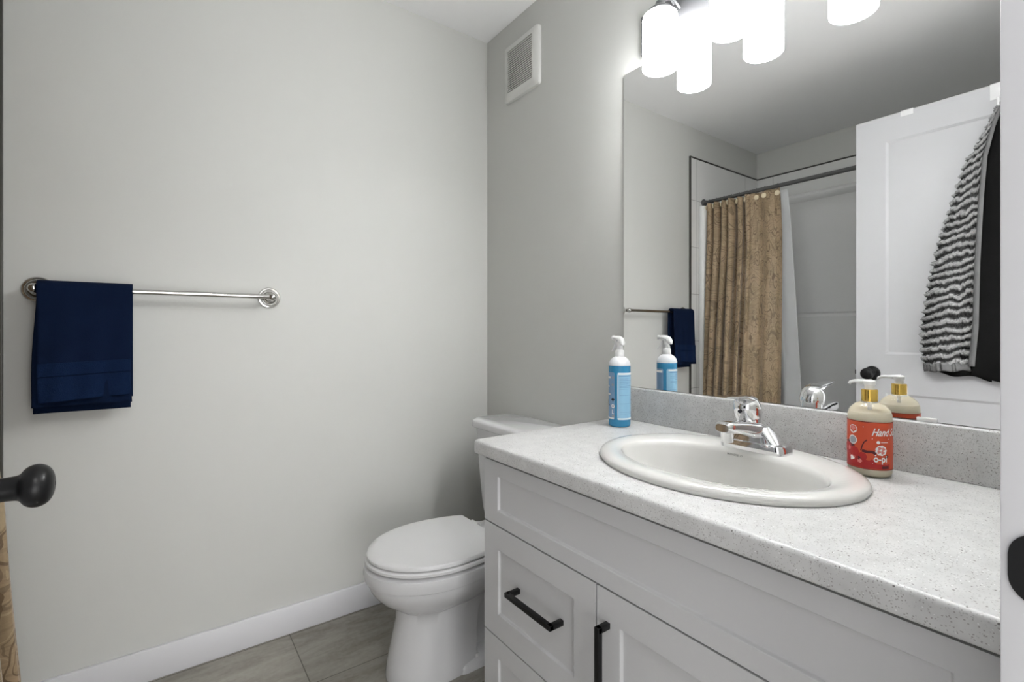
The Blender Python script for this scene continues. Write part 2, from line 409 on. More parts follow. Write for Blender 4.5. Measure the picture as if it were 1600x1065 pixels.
bm = B(); grid(bm, tf, 90, 480, lambda u, v: (u*.2, rph(v, u)))
tw = obj('ribbed_cloth', bm, M_striped, tr, smooth=60, label='ribbed cloth in black and pale grey stripes')
solid(tw, .004)
bm = B()   # smooth grey edging down the front and round the bottom
def ef(u, v):
    p = tf(1, v, 0); return p+Vector((.010+.003*sin(u*pi), -.018*u*(.6+.4*v)+.002, 0))
grid(bm, ef, 4, 90)
def hf(u, v):
    p = tf(u, 1); q = tf(u, .97); b = Vector((lerp(q.x, p.x, 1), p.y, 0)); return Vector((p.x+.004+.002*sin(v*pi), p.y+(.004 if u == 0 else 0)-.004*v, ZB+.004-.034*v+.012*u+.003*sin(u*17)))
grid(bm, hf, 40, 4)
solid(obj('edging', bm, M_greyhem, tr, smooth=60, label='smooth grey edging'), .005)
bm = B()   # the black side of the cloth behind and right of the edging
def bf(u, v):
    ya = interp(YBt, v)-.006; yb = ya-.30*min(1, .25+v*1.3)
    if v < .03: yb = ya-.06
    y = lerp(ya+.10*(v > .02)*0, yb, u)
    x = XD+.020+.010*sin(u*9+v*2)*min(1, v*2)+.022*(1-abs(2*u-1)**2)
    return Vector((x, y, lerp(ZT+.012, ZB-.035-.03*sin(u*3), v)))
grid(bm, bf, 50, 60)
def bf2(u, v):     # inside of the folded bottom edge
    y = lerp(-1.265, -1.47, u); return Vector((XD+.020+.008*sin(u*14), y, lerp(1.10, ZB-.030-.022*u+.006*sin(u*11), v)))
grid(bm, bf2, 30, 8)
solid(obj('black_lining', bm, M_blackcloth, tr, smooth=60, label='plain black side of the cloth'), .004)

# ================================================================= TUB, SURROUND, ROD, CURTAIN
bm = B()
XT = -1.665
rings = []
for (dx, dz, r_) in ((0, 0, .01), (0, .36, .01), (.006, .375, .012)):
    rings.append(rrect(XL+.012+dx, XT-dx, YF+.004+dx, -.012-dx, dz, .012))
rings.append(rrect(XL+.06, XT-.075, YF+.09, -.09, .378, .09)); rings.append(rrect(XL+.075, XT-.095, YF+.11, -.12, .36, .10)); rings.append(rrect(XL+.13, XT-.14, YF+.18, -.22, .08, .12)); rings.append(rrect(XL+.2, XT-.2, YF+.25, -.3, .06, .1))
loft(bm, rings)
tag(obj('bathtub', bm, M_acry, base=(-2.06, -.92, 0)), 'white bathtub in the tiled alcove behind the brown curtain', 'bathtub')
bm = B()
prof = [(.46, .030), (1.195, .026), (1.205, .020), (1.215, .019), (1.225, .025), (1.98, .020), (1.998, .022), (2.006, .030), (2.018, .044), (2.032, .050), (2.045, .046), (2.054, .034), (2.06, .022), (2.064, .010)]
b0 = [Vector((XL+.010, YF+.006, .38))]; 
def prof_ring(y): return [Vector((XL+.0095, y, .380))]+[Vector((XL+.010+d, y, z)) for z, d in [(.380, .03)]+prof]+[Vector((XL+.0095, y, 2.064))]
loft(bm, [prof_ring(YF+.004), prof_ring(-.0105)])
sr = thing('shower_surround', (-2.06, -.5, .38), 'pale moulded shower surround panels above the tub, under the wall tile', 'shower surround')
obj('long_panel', bm, M_acry, sr)
bm = B()
box(bm, XL+.045, -1.685, -.032, -.0105, .381, 1.930, .008, 3); box(bm, -1.735, -1.684, -.048, -.012, .381, 1.928, .012, 3)
obj('end_panel', bm, M_acry, sr)

bm = B(); XR, ZR = -1.742, 1.957
tube(bm, [(XR, -.012, ZR), (XR, -.9, ZR)], .0125, 20); tube(bm, [(XR, -.9, ZR), (XR, YF+.008, ZR)], .0145, 20)
rr_ = thing('curtain_rod', (XR, -.9, ZR), 'dark metal shower curtain rod running above the bathtub', 'curtain rod')
obj('rod_tube', bm, M_rod, rr_)
for y, s in ((-.048, 1), (YF+.0005, -1)):
    if s > 0: bm = B(); lathe(bm, [(.026, 0), (.026, .006), (.018, .012), (.015, .024)], (XR, -.0093, ZR), (0, -1, 0), 24)
    else: bm = B(); lathe(bm, [(.026, 0), (.026, .006), (.018, .012), (.015, .024)], (XR, y, ZR), (0, 1, 0), 24)
    obj('rod_flange', bm, M_rod, rr_)

# fold wave of the curtain: u along its width
def fold(u):      # (y fraction along the gathered width, depth)
    k = 5.4
    if u < .62:
        ph = u/.62*k*2*pi
        return ph, 1.0
    return k*2*pi, max(0, 1-(u-.62)/.05)
UY = [(0, 0), (.62, .62), (1, 1)]
def curt(u, v, off=0):
    ph = min(u, .62)/.62*5.5*2*pi
    f = 1.0 if u < .58 else max(0.0, 1-(u-.58)/.06)
    amp = (.031+.010*v)*(f*1.0)
    dep = amp*sin(ph+.5*sin(v*3+u*6))*(1+.25*sin(u*23)) + (.007+.010*v)*sin((u-.62)*30+1.5)*(1-f)
    dep += .006*noise.noise(Vector((u*9, v*3, 1)))
    yt = lerp(-.056, -.510, interp(UY, u)); yb = lerp(-.080, -.615, interp(UY, u))
    y = lerp(yt, yb, v**.8)+.008*f*sin(ph*2)
    xo = interp([(0, 0), (.15, .018), (.69, .152), (.94, .180), (1, .182)], v); e_ = min(1, u/.22); xc = -1.737+xo*(.42+.58*e_*e_*(3-2*e_))
    z = lerp(1.943, .13, v)-.004*(1-v)**8*(1-cos(ph))*f
    x = xc+dep
    if z < .46: x = max(x, lerp(x, -1.657+.004*sin(ph), min(1, (.46-z)/.05)))
    return Vector((x, y, z))
bm = B(); grid(bm, curt, 260, 110, lambda u, v: (u*1.15, (1-v)*1.8))
cr = thing('shower_curtain', (-1.66, -.28, .13), 'brown and gold paisley curtain hanging from the dark rod', 'shower curtain')
solid(obj('fabric_panel', bm, M_curtain, cr, smooth=80), .0015)
bm = B()
def lin(u, v):
    y = lerp(lerp(-.056, -.062, v), lerp(-.525, -.615, v**.8), u); 
    return Vector((-1.796-.008*v+.012*sin(u*24)*(.4+.6*v)*(1 if u < .85 else .4), y, lerp(1.940, .42, v)))
grid(bm, lin, 90, 40)
solid(tag(obj('shower_liner', bm, M_liner, base=(-1.78, -.3, .22), smooth=80), 'plain white liner hanging behind the paisley curtain', 'shower liner'), .0012)
# hooks with cream discs
first = None
hookpos = [(u, i) for i, u in enumerate((.015, .125, .24, .35, .465, .575, .69, .80, .965))]
def hook(u, i):
    p = curt(u, .012); n = Vector((1, 0, 0))
    r = thing('curtain_hook', (p.x, p.y, 1.908), None, 'curtain hook', 'disc hooks along the curtain rod')
    bm = B(); dd = Vector((1, 0, 0)) if i > 5 else Vector((.3, .95, 0)) if i < 4 else Vector((.75, .66, 0)); pc = (p.x+.0045, p.y, 1.914) if i > 5 else (p.x+.002, p.y+.002, 1.912)
    lathe(bm, [(.0145, 0), (.0155, .002), (.0150, .004), (.011, .0055), (.0002, .0058)], pc, dd, 24)
    obj('disc', bm, M_cream, r)
    bm = B(); c = Vector((XR, p.y, ZR-.014))
    tube(bm, [(XR+.018*cos(a), p.y, ZR-.004+.0185*sin(a)) for a in [R(-60+k*30) for k in range(10)]]+[(XR-.010, p.y, 1.935), (p.x-.003, p.y, 1.925)], .0012, 8)
    obj('ring', bm, M_rod, r); return r
hl = ['cream disc curtain hook nearest the back wall', 'cream disc hook second from the back wall on the curtain rod', 'cream disc hook third from the back wall on the curtain rod',
      'cream disc hook fourth from the back wall on the curtain rod', 'cream disc hook fifth from the back wall on the curtain rod', 'cream disc hook at the last deep fold of the curtain',
      'cream disc hook just past the deep folds of the curtain', 'cream disc hook on the flat part of the curtain, second from its free edge', 'cream disc hook at the free edge of the paisley curtain']
for (u, i), l in zip(hookpos, hl): hook(u, i)['label'] = l

# ================================================================= TOWEL BAR AND NAVY TOWEL
YB_, ZB_ = -.068, 1.214
tb = thing('towel_bar', (-1.22, -.001, ZB_), 'polished metal towel bar on the back wall carrying the navy towel', 'towel bar')
bm = B(); tube(bm, [(-1.520, YB_, ZB_), (-.925, YB_, ZB_)], .0080, 20); obj('bar', bm, M_nickel, tb)
for x in (-1.520, -.925):
    bm = B(); lathe(bm, [(.036, .0005), (.0365, .003), (.034, .006), (.0295, .0065), (.0285, .0095), (.0265, .0115), (.022, .0115), (.0185, .009), (.0175, .013), (.0125, .017), (.0095, .024), (.0085, .045), (.0095, .052)], (x, 0, ZB_), (0, -1, 0), 40)
    bmesh.ops.create_uvsphere(bm, u_segments=24, v_segments=14, radius=.0135, matrix=Matrix.Translation((x, YB_, ZB_)))
    obj('mount', bm, M_nickel, tb)
nt = thing('hand_towel', (-1.412, YB_, .88), 'navy blue hand towel folded over the left end of the towel bar', 'hand towel')
def towel_sheet(bm, x0, x1, r, zf, zb, xs, seedv, taper):
    Lf, Lb = ZB_-zf, ZB_-zb; arc = pi*r; T = Lf+arc+Lb
    def f(u, v):
        s = v*T
        x = lerp(x0, x1, u)
        if s < Lf:
            k = 1-s/Lf; y = YB_-r-.010*k-.006*k*sin(u*5+seedv)-.0035*k*sin(u*19+seedv*2+k*2); z = zf+s
            z += (-.012*(.5-u)*k if taper else 0)
            x += xs*k*(1-u)+.004*sin(k*5+seedv)*k
        elif s < Lf+arc:
            a = (s-Lf)/r; y = YB_-r*cos(a); z = ZB_+r*sin(a)
        else:
            k = (s-Lf-arc)/Lb; y = min(YB_+r+.003*k*sin(u*7), -.006); z = ZB_-(s-Lf-arc)
            x += -.012*k*(1-u)
        return Vector((x, y, z))
    grid(bm, f, 40, 110); return f
bm = B()
f1 = towel_sheet(bm, -1.512, -1.306, .0200, .905, .900, .008, 1.0, True)
towel_sheet(bm, -1.511, -1.311, .0125, .889, .868, -.012, 2.5, False)
solid(obj('terry_cloth', bm, M_navy, nt, smooth=80), .0062)
bm = B()
grid(bm, lambda u, v: f1(u, .058+.104*v*.5+.045)+Vector((0, -.0048, 0)), 40, 16)
solid(obj('woven_band', bm, M_navy2, nt, smooth=80, label='smoother blue woven band'), .0012)
bm = B(); grid(bm, lambda u, v: f1(u, .003+.097*v)+Vector((0, -.0046, 0)), 40, 24)
solid(obj('lower_hem', bm, M_navy2, nt, smooth=80, label='slightly lighter blue lower hem'), .0014)

# ================================================================= EXHAUST VENT
vr = thing('exhaust_vent', (0, -.278, 2.207), 'square off-white louvred exhaust vent high on the right wall', 'vent')
ya, yb, za, zb = -.398, -.158, 2.087, 2.332
bm = B()
xo = -.020
out0 = rrect(ya, yb, za, zb, 0, .012); 
def yz(P, x): return [Vector((x, p.x, p.y)) for p in P]
o1 = yz(rrect(ya, yb, za, zb, 0, .016), -.0005); o2 = yz(rrect(ya+.002, yb-.002, za+.002, zb-.002, 0, .016), -.012)
o3 = yz(rrect(ya+.014, yb-.014, za+.014, zb-.014, 0, .014), xo); o4 = yz(rrect(ya+.036, yb-.036, za+.036, zb-.030, 0, .003), xo-.001); o5 = yz(rrect(ya+.037, yb-.037, za+.037, zb-.031, 0, .003), -.010)
loft(bm, [o1, o2, o3, o4, o5], caps=False)
obj('vent_frame', bm, M_vent, vr, smooth=40)
bm = B(); box(bm, -.0095, -.006, ya+.03, yb-.03, za+.03, zb-.025); obj('vent_gap_shade', bm, M_dark, vr, smooth=0)  # dark sheet, shade of the hollow behind the louvres put into its colour
n = 19
for k in range(n):
    z = lerp(za+.043, zb-.037, k/(n-1)); bm = B()
    box(bm, xo-.0005, xo+.0030, ya+.037, yb-.037, z-.0023, z+.0021, .0005); obj('louvre', bm, M_vent, vr)

# ================================================================= MIRROR
mr = thing('wall_mirror', (0, -1.31, .917), 'large frameless wall mirror above the vanity backsplash', 'mirror')
YM0, YM1, ZM0, ZM1 = -1.815, -.8316, .9175, 1.935
bm = B(); box(bm, -.0055, -.0012, YM0, YM1, ZM0, ZM1); 
for f in bm.faces: f.material_index = 0 if f.normal.x < -.9 else 1
obj('mirror_glass', bm, [M_mirror, M_medge], mr, smooth=0)
bm = B(); box(bm, -.0012, -.0002, YM0-.001, YM1+.003, ZM0, ZM1); obj('mirror_backing', bm, M_medge, mr, smooth=0)
for y in (-1.612, -1.02):
    if y < -1.5:
        bm = B(); box(bm, -.0095, -.0056, y-.016, y+.016, .9165, .9245, .001); obj('mirror_clip', bm, M_plastic, mr, label='white plastic clip')

# ================================================================= VANITY LIGHT
YS = [-1.037, -1.247, -1.457, -1.667]; XS = -.087; ZS0, ZS1 = 1.842, 1.998; RS = .049
lf = thing('vanity_light', (0, -1.352, 2.03), 'four-light vanity fixture with white glass cylinder shades above the mirror', 'light fixture')
bm = B(); box(bm, -.024, -.0005, -1.79, -.915, 1.953, 2.075, .003); obj('backplate', bm, M_graph, lf, label='flat dark grey metal backplate')
for y in YS:
    bm = B()
    tube(bm, [(-.022, y, 2.052), (-.045, y, 2.070), (-.070, y, 2.072), (-.084, y, 2.058), (XS, y, 2.030)], .0055, 12)
    tube(bm, [(-.022, y-.02, 2.03), (-.05, y-.015, 2.048), (XS, y, 2.04)], .004, 10)
    obj('arm', bm, M_graph, lf)
    bm = B(); lathe(bm, [(.0002, .034), (.012, .033), (.016, .022), (.026, .014), (.034, .008), (.037, .002), (.037, -.001), (.0002, -.001)], (XS, y, ZS1+.001), (0, 0, 1), 32)
    obj('cap', bm, M_graph, lf)
    bm = B(); lathe(bm, [(.030, 0), (.040, -.0015), (.0465, -.007), (RS, -.018), (RS, -(ZS1-ZS0)+.002), (RS-.002, -(ZS1-ZS0)), (RS-.0045, -(ZS1-ZS0)+.002), (RS-.0045, -.02), (.040, -.010), (.030, -.006)], (XS, y, ZS1), (0, 0, 1), 48, caps=False)
    obj('glass_shade', bm, M_shade, lf, smooth=50, label='glowing white frosted glass cylinder')

# ================================================================= VANITY
XF = -.552                        # face of doors and drawers
cb = thing('vanity_cabinet', (-.27, -1.335, 0), 'white shaker vanity cabinet with black bar pulls under the speckled countertop', 'cabinet')
bm = B(); YV0, YV1 = -1.828, -.838
box(bm, XF+.021, -.0005, YV0, YV1, .095, .775, .001); box(bm, XF+.07, -.02, YV0+.002, YV1-.002, 0, .095)
box(bm, XF+.021, XF+.03, YV0, YV1, .095, .775)
obj('carcass', bm, M_cab, cb)
def shaker(name, ya, yb, za, zb, st, rl, lab=None):
    bm = B()
    t, d = .0205, .007
    ys = [ya, ya+st, yb-st, yb]; zs = [za, za+rl, zb-rl, zb]
    panel_slab(bm, ya, yb, za, zb, XF+t, XF, [(ya+st, yb-st, za+rl, zb-rl)], 0.0001, .001) if 0 else None
    # frame face with recess towards +X
    for a in range(3):
        for c in range(3):
            if a == 1 and c == 1: continue
            bm.faces.new([bm.verts.new((XF, yy, zz)) for yy, zz in ((ys[a], zs[c]), (ys[a+1], zs[c]), (ys[a+1], zs[c+1]), (ys[a], zs[c+1]))])
    e = .0025
    O = [(ys[1], zs[1]), (ys[2], zs[1]), (ys[2], zs[2]), (ys[1], zs[2])]; I = [(ys[1]+e, zs[1]+e), (ys[2]-e, zs[1]+e), (ys[2]-e, zs[2]-e), (ys[1]+e, zs[2]-e)]
    ov = [bm.verts.new((XF, *p)) for p in O]; iv = [bm.verts.new((XF+d, *p)) for p in I]
    for k in range(4): bm.faces.new((ov[k], ov[(k+1) % 4], iv[(k+1) % 4], iv[k]))
    bm.faces.new(iv)
    for p, q in (((ya, za), (yb, za)), ((yb, za), (yb, zb)), ((yb, zb), (ya, zb)), ((ya, zb), (ya, za))):
        bm.faces.new([bm.verts.new(c) for c in ((XF, *p), (XF, *q), (XF+t, *q), (XF+t, *p))])
    bm.faces.new([bm.verts.new((XF+t, y, z)) for y, z in ((ya, za), (ya, zb), (yb, zb), (yb, za))])
    bmesh.ops.remove_doubles(bm, verts=bm.verts, dist=1e-5); bmesh.ops.recalc_face_normals(bm, faces=bm.faces)
    o = obj(name, bm, M_cab, cb, smooth=20, label=lab)
    md = o.modifiers.new('soft_edges', 'BEVEL'); md.width = .0012; md.segments = 2; md.limit_method = 'ANGLE'; md.angle_limit = R(40)
    return o
shaker('false_front', YV0+.001, YV1, .608, .766, .060, .036, 'long fixed top panel without a pull')
d1 = shaker('drawer', -1.238, YV1, .327, .604, .062, .058, 'upper drawer')
d2 = shaker('drawer', -1.238, YV1, .100, .323, .062, .050, 'lower drawer')
dr = shaker('cabinet_door', YV0+.001, -1.242, .100, .604, .058, .058)
def pull(p, horiz, a, b, c):
    bm = B(); w_ = .0055; xo_ = XF-.032; xi = XF-.021 ; xs = XF+.008
    if horiz:
        box(bm, xo_, xi, a, b, c-w_, c+w_, .0008); box(bm, xo_+.002, xs, a, a+.011, c-w_, c+w_, .0006); box(bm, xo_+.002, xs, b-.011, b, c-w_, c+w_, .0006)
    else:
        xs = XF+.0005
        box(bm, xo_, xi, c-w_, c+w_, a, b, .0008); box(bm, xo_+.002, xs, c-w_, c+w_, a, a+.011, .0006); box(bm, xo_+.002, xs, c-w_, c+w_, b-.011, b, .0006)
    obj('bar_pull', bm, M_black, p, label='square black bar pull')
pull(d1, True, -1.138, -.973, .476)
pull(d2, True, -1.138, -.973, .225)
pull(dr, False, .372, .545, -1.271)

# countertop with rolled front edge and backsplash
bm = B(); XC, ZC0, ZC1 = -.572, .777, .812
def cring(y, ins=0.0):
    r_ = .009; P = []
    x0 = XC+ins
    for cx, cz, a0, rr2 in ((x0+r_, ZC1-r_, 90, r_), (x0+.004, ZC0+.004, 180, .004)):
        for k in range(7): a = R(a0+15*k); P.append(Vector((cx+rr2*cos(a), y, cz+rr2*sin(a))))
    P += [Vector((-.0005, y, ZC0)), Vector((-.0005, y, ZC1))]; return P
ye = -.814
def tri(y, s):   # small corner rounding on the exposed end
    R0 = cring(y); cz = (ZC0+ZC1)/2
    return [Vector((p.x+(0 if p.x > -.01 else .006*s), p.y, p.z if p.x > XC-1 and s == 0 else lerp(p.z, cz, .12*s))) for p in R0]
loft(bm, [cring(YF+.007), cring(-.9), cring(ye-.006), tri(ye-.002, .45), tri(ye, 1)])
cut_ct = obj('countertop', bm, M_quartz, base=(-.28, -1.32, ZC0)); tag(cut_ct, 'pale speckled vanity countertop with low backsplash, holding the oval sink', 'countertop')
bm = B(); box(bm, -.020, -.0005, YF+.007, -.822, ZC1-.001, .916, .004, 3); obj('backsplash', bm, M_quartz, cut_ct)
# hole for the sink bowl
SX, SY = -.279, -1.330
bmh = B(); loft(bmh, [[Vector((SX-.027+.17*sin(2*pi*k/48), SY-.006+.225*cos(2*pi*k/48), z)) for k in range(48)] for z in (.6, .9)])
me = bpy.data.meshes.new('c'); bmesh.ops.recalc_face_normals(bmh, faces=bmh.faces); bmh.to_mesh(me); bmh.free(); ch = bpy.data.objects.new('c', me); COL.objects.link(ch)
def boolcut(o, cutter):
    md = o.modifiers.new('b', 'BOOLEAN'); md.operation = 'DIFFERENCE'; md.object = cutter; md.solver = 'EXACT'
    dg = bpy.context.evaluated_depsgraph_get(); nm = bpy.data.meshes.new_from_object(o.evaluated_get(dg)); o.modifiers.clear(); o.data = nm
    for p in nm.polygons: p.use_smooth = True
    nm.set_sharp_from_angle(angle=R(30))
boolcut(cut_ct, ch)
cc = bpy.data.objects.get('vanity_cabinet')
for c_ in cc.children:
    if c_.name.startswith('carcass'): boolcut(c_, ch)
bpy.data.objects.remove(ch)

# oval drop-in sink
sk = thing('sink', (SX, SY, ZC1), 'oval off-white drop-in sink set in the speckled countertop', 'sink')
def ering(cx, a, b, z, n=64, back=0.0, dz=None):
    P = []
    y_ = SY-(.009 if cx != SX else 0)
    for k in range(n):
        t = 2*pi*k/n; sx = sin(t); x = b*sx
        if sx > 0: x = b*sx*(1-back*sx*sx)
        P.append(Vector((cx+x, y_+a*cos(t), z if dz is None else z+dz(x, t))))
    return P
bm = B()
rings = [ering(SX, .257, .211, ZC1+.0004), ering(SX, .2665, .2205, ZC1+.0008), ering(SX, .2685, .2225, ZC1+.007), ering(SX, .265, .219, ZC1+.013), ering(SX, .257, .211, ZC1+.0165), ering(SX, .246, .201, ZC1+.0175),
         ering(-.311, .2145, .1475, ZC1+.0170, back=.05), ering(-.3125, .2105, .1425, ZC1+.0135, back=.055), ering(-.3135, .206, .139, ZC1+.004, back=.06), ering(-.314, .198, .132, ZC1-.02, back=.06),
         ering(-.312, .182, .120, ZC1-.06, back=.05), ering(-.308, .155, .102, ZC1-.10, back=.03), ering(-.300, .11, .075, ZC1-.128), ering(-.295, .05, .04, ZC1-.138), ering(-.295, .024, .024, ZC1-.140)]
loft(bm, rings, caps=False)
# underside of the bowl
loft(bm, [ering(SX, .257, .211, ZC1+.0004), ering(-.313, .214, .150, ZC1-.004), ering(-.312, .195, .132, ZC1-.06), ering(-.305, .165, .112, ZC1-.112), ering(-.295, .06, .05, ZC1-.152), ering(-.295, .024, .024, ZC1-.152), ering(-.295, .024, .024, ZC1-.140)], caps=False)
obj('basin', bm, M_sink, sk, smooth=50)
bm = B(); lathe(bm, [(.030, 0), (.030, .002), (.024, .003), (.018, .0005), (.0002, .0005)], (-.295, SY, ZC1-.141), (0, 0, 1), 32); obj('drain', bm, M_chrome, sk)
# small print on the back of the bowl
def text_bm(txt, size, shear=0.0, bold=0.0):
    cu = bpy.data.curves.new('t', 'FONT'); cu.body = txt; cu.size = size; cu.shear = shear; cu.offset = bold; cu.resolution_u = 4
    o = bpy.data.objects.new('t', cu); COL.objects.link(o); dg = bpy.context.evaluated_depsgraph_get()
    me = bpy.data.meshes.new_from_object(o.evaluated_get(dg)); bm = B(); bm.from_mesh(me)
    bpy.data.objects.remove(o); bpy.data.meshes.remove(me)
    xs = [v.co.x for v in bm.verts]; return bm, (min(xs), max(xs))
bm, (xa, xb) = text_bm('MANSFIELD', .0066, 0, .0001)
for v in bm.verts:
    s_, h_ = v.co.x-(xa+xb)/2, v.co.y
    v.co = Vector((-.1873-.0035+h_*.35, -1.317-s_*1.05, ZC1+.0035+h_*.93))
obj('printed_mark', bm, M_sinkpr, sk, smooth=0, label='tiny grey maker print')

# ================================================================= FAUCET
FX, FY, FZ = -.143, -1.340, ZC1+.0165
fc = thing('faucet', (FX, FY, FZ), 'chrome single-lever faucet on the back ledge of the oval sink', 'faucet')
bm = B()
rings = []
for s, dz in ((1.0, 0), (1.0, .003), (.985, .012), (.93, .0185), (.82, .021)):
    rings.append(rrect(FX-.032*s, FX+.030*s, FY-.0745*(1-(1-s)*.7), FY+.0745*(1-(1-s)*.7), FZ+dz, .020*s, 8))
loft(bm, rings)
obj('base_plate', bm, M_chrome, fc, smooth=35)
bm = B()   # gabled body that rises from the plate
rings = []
for k in range(9):
    t = k/8; hy = lerp(.064, .030, t); hx0 = lerp(.028, .023, t); z = FZ+.012+lerp(0, .042, t)
    rings.append(rrect(FX-hx0, FX+hx0, FY-hy, FY+hy, z, min(.008+.012*t, hx0-.001, hy-.001), 6))
loft(bm, rings)
obj('body', bm, M_chrome, fc, smooth=40)
bm = B()   # spout with a squared hood and the aerator under its tip
def sring(x, zc, wy, hz, tilt=0, n=24, p=3.0):
    P = []
    for k in range(n):
        a = 2*pi*k/n; c, s = cos(a), sin(a)
        P.append(Vector((x+tilt*s*hz, FY+wy*math.copysign(abs(c)**(2/p), c), zc+hz*math.copysign(abs(s)**(2/p), s))))
    return P
loft(bm, [sring(FX+.022, FZ+.040, .022, .014, 0, 24, 4), sring(FX+.0, FZ+.044, .0265, .018, 0, 24, 4), sring(FX-.03, FZ+.0485, .0265, .018, 0, 24, 4), sring(FX-.06, FZ+.0545, .0235, .0155, 0, 24, 4), sring(FX-.09, FZ+.0600, .0205, .0130, 0, 24, 4), sring(FX-.118, FZ+.0635, .0190, .0120, 0, 24, 4), sring(FX-.132, FZ+.0640, .0175, .0110, 0, 24, 4), sring(FX-.137, FZ+.0635, .0145, .008, 0, 24, 3)])
lathe(bm, [(.0002, 0), (.0118, 0), (.0125, .002), (.0125, .020), (.0135, .026)], (FX-.117, FY, FZ+.032), (0, 0, 1), 28)
obj('spout', bm, M_chrome, fc, smooth=40)
HX, HY = FX-.020, FY+.005
ax = Vector((-.10, 0, 1)).normalized()
bm = B(); lathe(bm, [(.0245, -.006), (.0250, .004), (.0250, .026), (.0243, .0262)], (HX, HY, FZ+.060), ax, 40); obj('handle_base', bm, M_chrome, fc)
ax = Vector((-.42, 0, 1)).normalized()
bm = B(); lathe(bm, [(.0262, 0), (.0262, .0022)], (HX-.0010, HY, FZ+.0785), ax, 40); obj('collar', bm, M_blackpr, fc, label='thin dark ring under the handle cap')
bm = B()   # domed cap with wide flat lever running forward
lathe(bm, [(.0275, -.003), (.0288, .002), (.0292, .012), (.0285, .024), (.0250, .034), (.018, .0400), (.008, .0425), (.0002, .0430)], (HX-.0012, HY, FZ+.0800), ax, 40)
def lring(x, zc, wy, hz): return [v+Vector((0, HY-FY, 0)) for v in sring(x, zc, wy, hz, 0, 20, 2.8)]
loft(bm, [lring(HX+.006, FZ+.110, .018, .007), lring(HX-.018, FZ+.1170, .0235, .0075), lring(HX-.045, FZ+.1225, .0205, .0050), lring(HX-.075, FZ+.1250, .0180, .0036), lring(HX-.100, FZ+.1275, .0160, .0026), lring(HX-.110, FZ+.1285, .0130, .0018)])
obj('lever_handle', bm, M_chrome, fc, smooth=40)
bm = B(); lathe(bm, [(.0042, 0), (.0042, .0014), (.0002, .0016)], (HX-.0380, HY, FZ+.0905), (-1, 0, -.4), 16); obj('set_screw', bm, M_blackpr, fc, label='small dark plug on the handle')

# ================================================================= CURVED LABEL HELPERS
def wrapf(cx, cy, r, phi0):
    def f(s, h, d=0.0):
        a = phi0+s/r; return Vector((cx+(r+d)*cos(a), cy+(r+d)*sin(a), h))
    return f
def patch(bm, wf, s0, s1, z0, z1, d, rr=.0, n=24, mi=0):
    P = rrect(s0, s1, z0, z1, 0, rr, 5) if rr else None
    if not rr:
        vs = [[bm.verts.new(wf(lerp(s0, s1, i/n), z, d)) for z in (z0, z1)] for i in range(n+1)]
        for i in range(n): bm.faces.new((vs[i][0], vs[i+1][0], vs[i+1][1], vs[i][1])).material_index = mi
    else:
        m = max(6, n); vs = []
        for i in range(m+1):     # rounded corners by trimming the column height
            s = lerp(s0, s1, i/m); e = min(s-s0, s1-s); k = rr-math.sqrt(max(0, rr*rr-(rr-min(e, rr))**2)) if e < rr else 0
            vs.append((bm.verts.new(wf(s, z0+k, d)), bm.verts.new(wf(s, z1-k, d))))
        for a, b in zip(vs, vs[1:]): bm.faces.new((a[0], b[0], b[1], a[1])).material_index = mi
def blob(bm, wf, s, z, rad, d, lob=0, amp=0, n=28, inner=None, sz=1.0, rot=0):
    P = [(s+rad*(1+amp*cos(lob*a))*cos(a+rot), z+sz*rad*(1+amp*cos(lob*a))*sin(a+rot)) for a in [2*pi*k/n for k in range(n)]]
    if inner is None:
        c = bm.verts.new(wf(s, z, d)); v = [bm.verts.new(wf(x, y, d)) for x, y in P]
        for i in range(n): bm.faces.new((c, v[i], v[(i+1) % n]))
    else:
        v = [bm.verts.new(wf(x, y, d)) for x, y in P]; q = [bm.verts.new(wf(s+(x-s)*inner, z+(y-z)*inner, d)) for x, y in P]
        for i in range(n): bm.faces.new((v[i], v[(i+1) % n], q[(i+1) % n], q[i]))
def wtext(txt, size, wf, s, z, d, shear=0, bold=0, sx=1.0):
    bm, (xa, xb) = text_bm(txt, size, shear, bold)
    for v in bm.verts: v.co = wf(s+(v.co.x-xa)*sx, z+v.co.y, d)
    return bm
def stroke(bm, wf, P, wd, d):
    """ribbon stroke in label space"""
    L = []
    for i, p in enumerate(P):
        a = P[max(i-1, 0)]; b = P[min(i+1, len(P)-1)]; tx, ty = b[0]-a[0], b[1]-a[1]; m = math.hypot(tx, ty) or 1
        L.append((bm.verts.new(wf(p[0]-ty/m*wd/2, p[1]+tx/m*wd/2, d)), bm.verts.new(wf(p[0]+ty/m*wd/2, p[1]-tx/m*wd/2, d))))
    for a, b in zip(L, L[1:]): bm.faces.new((a[0], a[1], b[1], b[0]))

